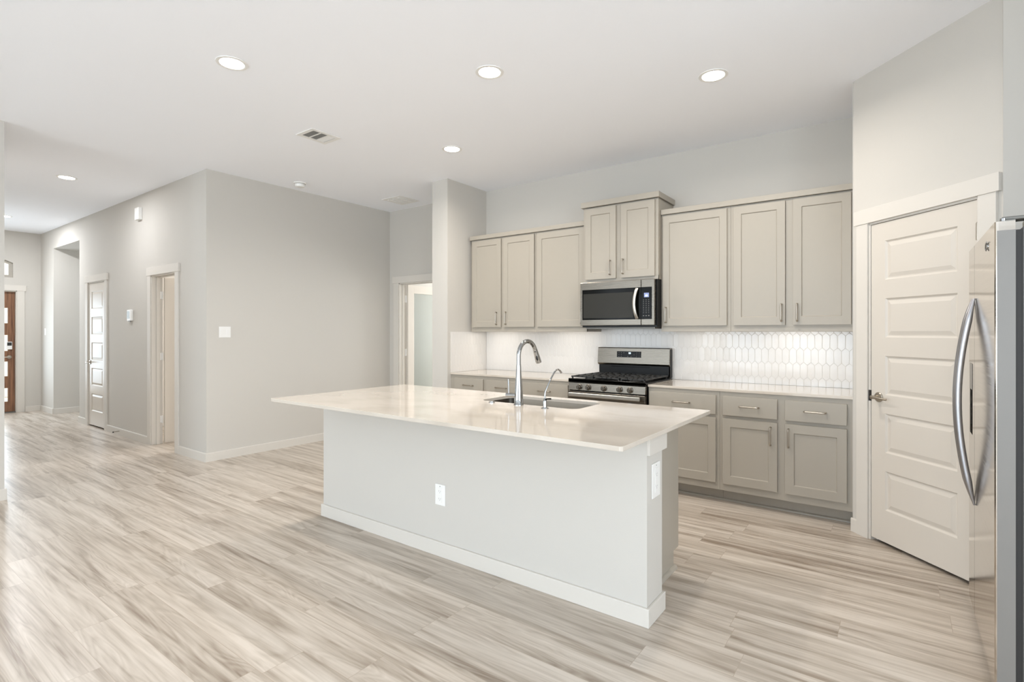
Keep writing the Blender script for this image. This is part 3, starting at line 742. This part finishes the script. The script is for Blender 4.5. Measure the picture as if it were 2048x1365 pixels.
mb = MB(); mb.prism([(IY1, 0), (3.015, 0), (3.015, .10), (3.096, .10), (3.096, .893), (IY1, .893)], PXI-.018, PXI, 'yz')
mb.build('end_panel', CAB, t, bevel=.001)
mb = MB(); mb.prism([(IY1, 0), (3.015, 0), (3.015, .10), (3.096, .10), (3.096, .893), (IY1, .893)], IX0, IX0+.018, 'yz')
mb.build('end_panel', CAB, t, bevel=.001)
B('toe_kick', CAB, t, IDM, (IX0+.018, PXI-.018, IY1, 3.00, 0, .10))
quarter(frame((PXI, 0), (0, 1), (1, 0)), IY1, 3.028, None, t, .019)
IF = frame((0, 3.072), (1, 0), (0, 1))
xs = [IX0+.03, -2.98, -2.51, -2.05, -1.54, PXI-.03]
for i, (a, b_) in enumerate(zip(xs, xs[1:])): shaker_door(t, IF, a+.012, b_-.012, .125, .87, .020, (b_-.045 if i % 2 == 0 else a+.045), .76)
# countertop with the sink cut-out
TX0, TX1, TY0_, TY1_ = -3.462, -.877, 1.928, 3.138
SX0, SX1, SY0, SY1 = -2.250, -1.520, 2.705, 3.055
def ring_slab(outer, inner, z0, z1):
    bm = bmesh.new()
    def loop(pts, z):
        vs_ = [bm.verts.new((p[0], p[1], z)) for p in pts]; return vs_, [bm.edges.new((vs_[i], vs_[(i+1) % len(vs_)])) for i in range(len(vs_))]
    res_ = []
    for z in (z0, z1):
        o_, eo = loop(outer, z); i_, ei = loop(inner, z)
        bmesh.ops.triangle_fill(bm, edges=eo+ei, use_beauty=True)
        res_.append((o_, i_))
    for a, b_ in ((res_[0][0], res_[1][0]), (res_[0][1], res_[1][1])):
        n = len(a)
        for k in range(n): bm.faces.new([a[k], a[(k+1) % n], b_[(k+1) % n], b_[k]])
    mb = MB(); mb.bm.free(); mb.bm = bm; return mb
ct = ring_slab(rrect(TX0, TX1, TY0_, TY1_, .014, 4), rrect(SX0, SX1, SY0, SY1, .06, 8), .894, .914).build('island_countertop', QUARTZ, bevel=.0025)
tag(ct, 'large pale quartz top overhanging the island', 'countertop')
# sink basin
sk = thing('sink', 'stainless steel undermount sink set in the island top', 'sink', ((SX0+SX1)/2, (SY0+SY1)/2, .67))
mb = MB(); prev = None; g = .006
for ins, z in ((-.02, .8935), (-g, .8935), (-g, .886), (.004, .72), (.018, .695), (.045, .684), (.12, .682)):
    r = max(.06-ins*.4, .02) if ins < .1 else .03
    ring = [mb.v((x, y, z)) for x, y in rrect(SX0+ins, SX1-ins, SY0+ins, SY1-ins, r, 8)]
    if prev:
        n = len(ring)
        for k in range(n): mb.face([prev[k], prev[(k+1) % n], ring[(k+1) % n], ring[k]])
    prev = ring
mb.face(prev)
mb.build('basin', STEEL_SINK, sk, smooth=True)
mb = MB(); mb.lathe([(0, .683), (.045, .683), (.042, .687), (.030, .684), (0, .684)], ((SX0+SX1)/2, 2.93, 0), 'z', 24); mb.build('drain', CHROME, sk, smooth=True)
# main faucet
FXc, FYc = -1.903, 2.664
t = thing('kitchen_faucet', 'tall chrome gooseneck faucet with pull-down spray head', 'faucet', (FXc, FYc, .914))
mb = MB()
prof = [(0, .914), (.031, .914), (.031, .918), (.0285, .921), (.0265, .96), (.0225, 1.03), (.018, 1.10), (.0155, 1.15), (.0145, 1.165), (0, 1.165)]
mb.lathe(prof, (FXc, FYc, 0), 'z', 32); mb.build('body', CHROME, t, smooth=True)
R_ = .085; top = 1.222
pth = [(FXc, FYc, 1.16), (FXc, FYc, 1.19), (FXc, FYc, top)]
for k in range(1, 16):
    a = PI-k*(PI*.86)/15
    pth.append((FXc+.012*k/15, FYc+R_+R_*math.cos(a), top+R_*1.02*math.sin(a)))
MB().tube(pth, .0135, 16).build('spout', CHROME, t, smooth=True)
e = Vector(pth[-1]); d_ = (Vector(pth[-1])-Vector(pth[-2])).normalized(); d_ = Vector((d_.x, d_.y*.75, d_.z)).normalized()
hd = MB().tube([e, e+d_*.012, e+d_*.045, e+d_*.085, e+d_*.098], [.0138, .0148, .0165, .0195, .0185], 18).build('spray_head', CHROME, t, smooth=True)
side = Vector((.35, -.93, 0)).normalized()
MB().tube([e+d_*.020+side*.013, e+d_*.024+side*.0155], .006, 12).build('spray_button', DARK, hd, smooth=True)
MB().tube([e+d_*.050+side*.0150, e+d_*.060+side*.0178, e+d_*.075+side*.0186, e+d_*.082+side*.0165], [.004, .0075, .0075, .004], 12, flat=.8).build('spray_button', DARK, hd, smooth=True)
mb = MB(); mb.tube([(FXc-.015, FYc-.004, .972), (FXc-.080, FYc-.022, .972)], .0145, 18)
lv = mb.build('handle_hub', CHROME, t, smooth=True)
MB().tube([(FXc-.064, FYc-.018, .985), (FXc-.065, FYc-.018, 1.02), (FXc-.067, FYc-.019, 1.072)], [.0055, .0052, .005], 12).build('lever', CHROME, lv, smooth=True)
# filtered water tap
QX, QY = -1.694, 2.640
t = thing('water_filter_tap', 'small slender curved drinking water tap with black lever', 'faucet', (QX, QY, .914))
mb = MB(); mb.lathe([(0, .914), (.023, .914), (.022, .918), (.0125, .920), (.0125, .955), (.010, .964), (.0055, .972), (.005, .985), (0, .985)], (QX, QY, 0), 'z', 24); mb.build('body', CHROME, t, smooth=True)
ctrl = [(0, 0, .98), (.001, .0, 1.01), (.008, .020, 1.05), (.016, .048, 1.095), (.022, .072, 1.126), (.026, .088, 1.138), (.030, .103, 1.140), (.034, .117, 1.131), (.036, .127, 1.118)]
MB().tube([(QX+a, QY+b_, z) for a, b_, z in ctrl], [.0055, .0055, .0052, .0048, .0048, .0048, .0048, .0052, .0065], 12).build('spout', CHROME, t, smooth=True)
MB().tube([(QX+.006, QY-.004, .966), (QX+.022, QY-.010, .972), (QX+.052, QY-.016, .975)], [.006, .004, .0045], 10, flat=.7).build('lever', BLACKG, t, smooth=True)
mb = MB(); mb.lathe([(0, .914), (.021, .914), (.021, .9165), (.015, .918), (.015, .9225), (.012, .9235), (0, .9235)], (-2.108, 2.655, 0), 'z', 24)
tag(mb.build('sink_button', CHROME, smooth=True), 'low round chrome button on the island top left of the faucet', 'button')

# ------------------------------------------------------------------ refrigerator
RF = .282; RB = 1.12; RY0, RY1, SEAM = 2.597, 3.508, 3.243
t = thing('refrigerator', 'tall stainless steel side-by-side refrigerator at the right edge', 'refrigerator', ((RF+RB)/2, (RY0+RY1)/2, 0))
B('case', mat('fridge_case', rgb(92, 90, 88), .35), t, IDM, (RF+.075, RB, RY0+.006, RY1-.006, .04, 1.745), bevel=.004)
add_bump(MATS['fridge_case'], (200, 200, 200), .05, .001)
B('gasket', DARK, t, IDM, (RF+.056, RF+.075, RY0+.010, SEAM-.004, .06, 1.735))
B('gasket', DARK, t, IDM, (RF+.056, RF+.075, SEAM+.004, RY1-.010, .06, 1.735))
B('kick_grille', DARK, t, IDM, (RF+.045, RF+.30, RY0+.02, RY1-.02, .012, .052))
for fa in (RF+.10, RB-.14):
    for fb in (RY0+.03, RY1-.07): B('foot', GREYM, t, IDM, (fa, fa+.04, fb, fb+.04, 0, .04))
def fr_door(y0, y1, disp=None):
    z0, z1 = .056, 1.768
    mb = MB()
    def prof(zA, zB, ya, yb, near=False, far=False):
        pts = []
        r = .010
        if near: pts += [(RF+.055, ya), (RF+r, ya), (RF+r*.3, ya+r*.3), (RF, ya+r)]
        else: pts += [(RF+.055, ya), (RF, ya)]
        if far: pts += [(RF, yb-.030), (RF+.004, yb-.014), (RF+.014, yb-.003), (RF+.055, yb)]
        else: pts += [(RF, yb), (RF+.055, yb)]
        mb.prism(pts, zA, zB)
    if disp:
        a, b_, c_, d2 = disp
        prof(z0, c_, y0, y1, False, True); prof(d2, z1, y0, y1, False, True); prof(c_, d2, y0, a); prof(c_, d2, b_, y1, False, True)
    else: prof(z0, z1, y0, y1, True, False)
    return mb.build('door', FR_STEEL, t)
dn = fr_door(RY0, SEAM-.0025); dfz = fr_door(SEAM+.0025, RY1, (3.320, 3.435, .875, 1.215))
B('door_edge', FR_SIDE, dn, IDM, (RF+.006, RF+.0555, RY0-.0012, RY0+.001, .06, 1.735))
B('door_cap', GREYM, dn, IDM, (RF+.018, RF+.055, RY0+.001, RY0+.045, 1.7682, 1.772))
B('dispenser', BLACKG, dfz, IDM, (RF+.045, RF+.054, 3.320, 3.435, .875, 1.215))
B('dispenser_panel', BLACKG, dfz, IDM, (RF-.001, RF+.012, 3.3205, 3.4345, 1.09, 1.2145))
for yy, par in ((SEAM-.040, dn), (SEAM+.042, dfz)):
    mb = MB(); pts = []; rs = []
    for k in range(29):
        u = k/28; bow = math.sin(PI*u)
        pts.append((RF-.004-.058*bow**.9, yy, .572+u*.948)); rs.append(.004+.0105*min(1, bow*3.2))
    mb.tube(pts, rs, 14, flat=1.15, up=(1, 0, 0)); mb.build('handle', HSTEEL, par, smooth=True)
# badge: round pin with a swirl bar
mb = MB(); mb.lathe([(0, 0), (.013, 0), (.012, -.003), (0, -.0035)], (RF, 2.80, 1.705), 'x', 20); bd = mb.build('emblem', CHROME, dn, smooth=True)
MB().tube([(RF-.004, 2.775, 1.718), (RF-.004, 2.79, 1.722), (RF-.004, 2.812, 1.714), (RF-.004, 2.818, 1.70), (RF-.004, 2.80, 1.688)], .0022, 8).build('emblem_swirl', CHROME, bd, smooth=True)
hc = B('hinge_cover', GREYM, t, IDM, (RF+.020, RF+.16, RY0+.012, RY0+.075, 1.7725, 1.786), (RF+.085, RF+.22, RY0+.012, RY0+.09, 1.745, 1.7725), bevel=.004)
MB().lathe([(0, 1.769), (.008, 1.769), (.008, 1.779), (0, 1.779)], (RF+.022, RY0+.008, 0), 'z', 12).build('hinge_pin', CHROME, t, smooth=True)
B('hinge_cover', GREYM, t, IDM, (RF+.020, RF+.16, RY1-.075, RY1-.012, 1.7725, 1.786), (RF+.085, RF+.22, RY1-.09, RY1-.012, 1.745, 1.7725), bevel=.004)

# ------------------------------------------------------------------ outlets, switches, thermostat, chime, door stop
def outlet(M, a0, a1, z0, z1, label, hole=True):
    cx, cz = (a0+a1)/2, (z0+z1)/2
    o_ = M @ Vector((cx, 0, z0))
    t = thing('electrical_outlet', label, 'outlet', o_, None)
    mb = MB(M); mb.box(a0, a1, .0003, .006, z0, z1); mb.build('cover_plate', PLASTIC, t, bevel=.002)
    mb = MB(M); w_ = min(.017, (a1-a0)*.19); h_ = (z1-z0)*.36
    mb.box(cx-w_, cx+w_, .006, .0085, cz-h_, cz+h_); ins = mb.build('receptacle', PLASTIC, t, bevel=.001)
    for s_ in (-1, 1):
        zc = cz+s_*h_*.5; mb = MB(M)
        mb.box(cx-.008, cx-.006, .0085, .0088, zc-.004, zc+.005); mb.box(cx+.006, cx+.008, .0085, .0088, zc-.004, zc+.005); mb.box(cx-.002, cx+.002, .0085, .0088, zc-.011, zc-.007)
        mb.build('slots', PLASTIC_D, ins)
    if hole: MB(M).lathe([(0, .0055), (.0035, .0055), (.0035, .0068), (0, .0070)], (cx, 0, z1-.012), 'y', 10).build('screw', PLASTIC_D, t)
    return t
outlet(frame((0, IY0), (1, 0), (0, -1)), -2.297, -2.215, .310, .437, 'white outlet plate on the long front face of the island')
outlet(frame((IX1, 0), (0, 1), (1, 0)), 2.392, 2.490, .578, .742, 'white outlet plate on the narrow end of the island half wall')
def switch(M, a0, a1, z0, z1, gangs, label):
    t = thing('light_switch', label, 'switch', M @ Vector(((a0+a1)/2, 0, z0)))
    mb = MB(M); mb.box(a0, a1, .0003, .006, z0, z1); mb.build('cover_plate', PLASTIC, t, bevel=.002)
    gw = (a1-a0)/gangs
    for g_ in range(gangs):
        c_ = a0+gw*(g_+.5); mb = MB(M); zc = (z0+z1)/2
        mb.prism([(.006, zc-.033), (.0075, zc-.033), (.0105, zc+.033), (.006, zc+.033)], c_-.0165, c_+.0165, 'yz'); mb.build('rocker', PLASTIC, t)
    return t
switch(frame((WX, 0), (0, 1), (1, 0)), 2.700, 2.822, 1.308, 1.427, 2, 'white two-gang light switch on the wall near the corner')
switch(hallF, -11.88, -11.80, 1.315, 1.435, 1, 'small white light switch at the far end of the hallway')
t = thing('thermostat', 'small white wall thermostat left of the open door', 'thermostat', (-7.95, HY, 1.50))
B('housing', PLASTIC, t, hallF, (-8.010, -7.885, .0003, .032, 1.512, 1.655), bevel=.008, seg=3)
B('screen', mat('lcd_grey', rgb(178, 190, 194), .2), t, hallF, (-8.000, -7.915, .032, .0335, 1.540, 1.635))
add_bump(MATS['lcd_grey'], (40, 40, 40), .02, .001)
B('base_tab', PLASTIC_D, t, hallF, (-7.995, -7.93, .010, .022, 1.500, 1.512))
tag(B('door_chime', PLASTIC, None, hallF, (-7.712, -7.590, .0003, .045, 2.768, 2.918), bevel=.006), 'plain white chime box high on the hallway wall', 'chime')
t = thing('door_stop', 'small metal door stop on the hallway baseboard', 'door stop', (-8.33, HY-.014, .05))
MB(hallF).tube([(-8.33, .0145, .056), (-8.33, .075, .052)], .005, 10).build('rod', NICKEL, t, smooth=True)
MB(hallF).tube([(-8.33, .075, .052), (-8.33, .088, .051)], .008, 10).build('tip', DARK, t, smooth=True)

# ------------------------------------------------------------------ ceiling fixtures
def downlight():
    t = thing('recessed_downlight', 'x', 'light', (0, 0, H), 'round recessed ceiling lights')
    mb = MB(); n = 40; pr = [(.072, H-.0005), (.094, H-.0005), (.093, H-.004), (.076, H-.006), (.070, H-.003), (.072, H-.0005)]
    rings = []
    for r, h in pr[:-1]: rings.append([mb.v((r*math.cos(k*2*PI/n), r*math.sin(k*2*PI/n), h)) for k in range(n)])
    for a, b_ in zip(rings, rings[1:]+rings[:1]):
        for k in range(n): mb.face([a[k], a[(k+1) % n], b_[(k+1) % n], b_[k]])
    mb.build('trim_ring', PLASTIC, t, smooth=True)
    mb = MB(); mb.lathe([(0, H-.0045), (.071, H-.0045), (.071, H-.001), (0, H-.001)], (0, 0, 0), 'z', 32); mb.build('lens', LENS, t)
    return t
proto = downlight()
ldat = area('downlight_beam', (0, 0, -.012), (0, 0, 0), .13, .13, 10, WARM, 'DISK', math.radians(160)); ldat.parent = proto
LP = [(-3.437, 1.660, 'recessed ceiling light nearest the left front, above the open floor'), (-2.182, 2.723, 'recessed ceiling light in the middle, above the island'),
      (-1.003, 3.645, 'recessed ceiling light on the right, in front of the right wall cabinets'), (-3.380, 3.656, 'recessed ceiling light nearest the stub wall'),
      (-7.450, 1.800, 'recessed ceiling light over the near end of the hallway'), (-10.66, 1.845, 'recessed ceiling light over the far end of the hallway')]
for i, (x, y, lab) in enumerate(LP):
    if i == 0: r = proto
    else:
        r = proto.copy(); C.objects.link(r)
        for ch in list(proto.children):
            q = ch.copy(); C.objects.link(q); q.parent = r
            if q.type == 'LIGHT' and x < -6: q.data = q.data.copy(); q.data.energy = 9 if x > -9 else 19; q.data.spread = PI; q.data.color = (.94, .96, 1)
    r.location = (x, y, H); r['label'] = lab
# supply register
t = thing('ceiling_vent', 'small white supply vent with louvres in the open ceiling', 'vent', (-4.10, 2.727, H))
X0, X1, Y0, Y1 = -4.222, -3.978, 2.583, 2.872
mb = MB(); zz = H-.006
for b_ in ((X0, X1, Y0, Y0+.035, zz, H-.0005), (X0, X1, Y1-.035, Y1, zz, H-.0005), (X0, X0+.035, Y0+.035, Y1-.035, zz, H-.0005), (X1-.035, X1, Y0+.035, Y1-.035, zz, H-.0005)): mb.box(*b_)
for yy in (Y0+.035+.073, Y0+.035+.146): mb.box(X0+.035, X1-.035, yy-.005, yy+.005, zz, H-.0005)
mb.build('frame', PLASTIC, t)
B('duct_shade_sheet', PLASTIC_D, t, IDM, (X0+.03, X1-.03, Y0+.03, Y1-.03, H-.0012, H-.0004))  # flat grey sheet, the shade inside the duct is put into its colour
for gi in range(3):
    mb = MB(); ya = Y0+.040+gi*.073
    for k in range(7):
        y_ = ya+.004+k*.0092
        s_ = .006 if gi < 2 else -.006
        mb.prism([(y_, H-.0055), (y_+.0012, H-.0055), (y_+.0012+s_, H-.0015), (y_+s_, H-.0015)], X0+.036, X1-.036, 'yz')
    mb.build('louvre', PLASTIC, t)
t = thing('return_air_grille', 'white return air panel in the ceiling by the stub wall', 'vent', (-5.22, 4.68, H))
X0, X1, Y0, Y1 = -5.395, -5.050, 4.505, 4.850
B('frame', PLASTIC, t, IDM, (X0, X1, Y0, Y1, H-.006, H-.0005), bevel=.002)
for k in range(3): B('slot_blade', PLASTIC, t, IDM, (X0+.05+k*.095, X0+.085+k*.095, Y0+.05, Y1-.05, H-.014, H-.006), bevel=.003)
t = thing('smoke_detector', 'round white smoke detector on the ceiling near the recess wall', 'smoke detector', (-5.558, 3.452, H))
MB().lathe([(0, H-.0005), (.070, H-.0005), (.070, H-.010), (.066, H-.012), (0, H-.012)], (-5.558, 3.452, 0), 'z', 32).build('base_plate', PLASTIC, t, smooth=True)
MB().lathe([(0, H-.016), (.050, H-.016), (.056, H-.022), (.050, H-.046), (.040, H-.050), (0, H-.050)], (-5.558, 3.452, 0), 'z', 32).build('sensor_cover', PLASTIC, t, smooth=True)
MB().lathe([(0, H-.011), (.048, H-.011), (.048, H-.017), (0, H-.017)], (-5.558, 3.452, 0), 'z', 24).build('sensor_gap', PLASTIC_D, t, smooth=True)

# unseen fill lamps added in the closed rooms beyond, which have no windows
area('window_and_fill_light', (-10.7, 4.6, 1.6), (-PI/2, 0, 0), 1.0, 1.2, 8, DAY)
area('window_and_fill_light', (-7.0, 5.9, 1.5), (-PI/2, 0, 0), 1.4, 1.4, 52, (1, .98, .96))
area('window_and_fill_light', (-4.9, 7.9, 1.5), (-PI/2, 0, 0), 1.6, 1.8, 55, (.93, .97, 1))
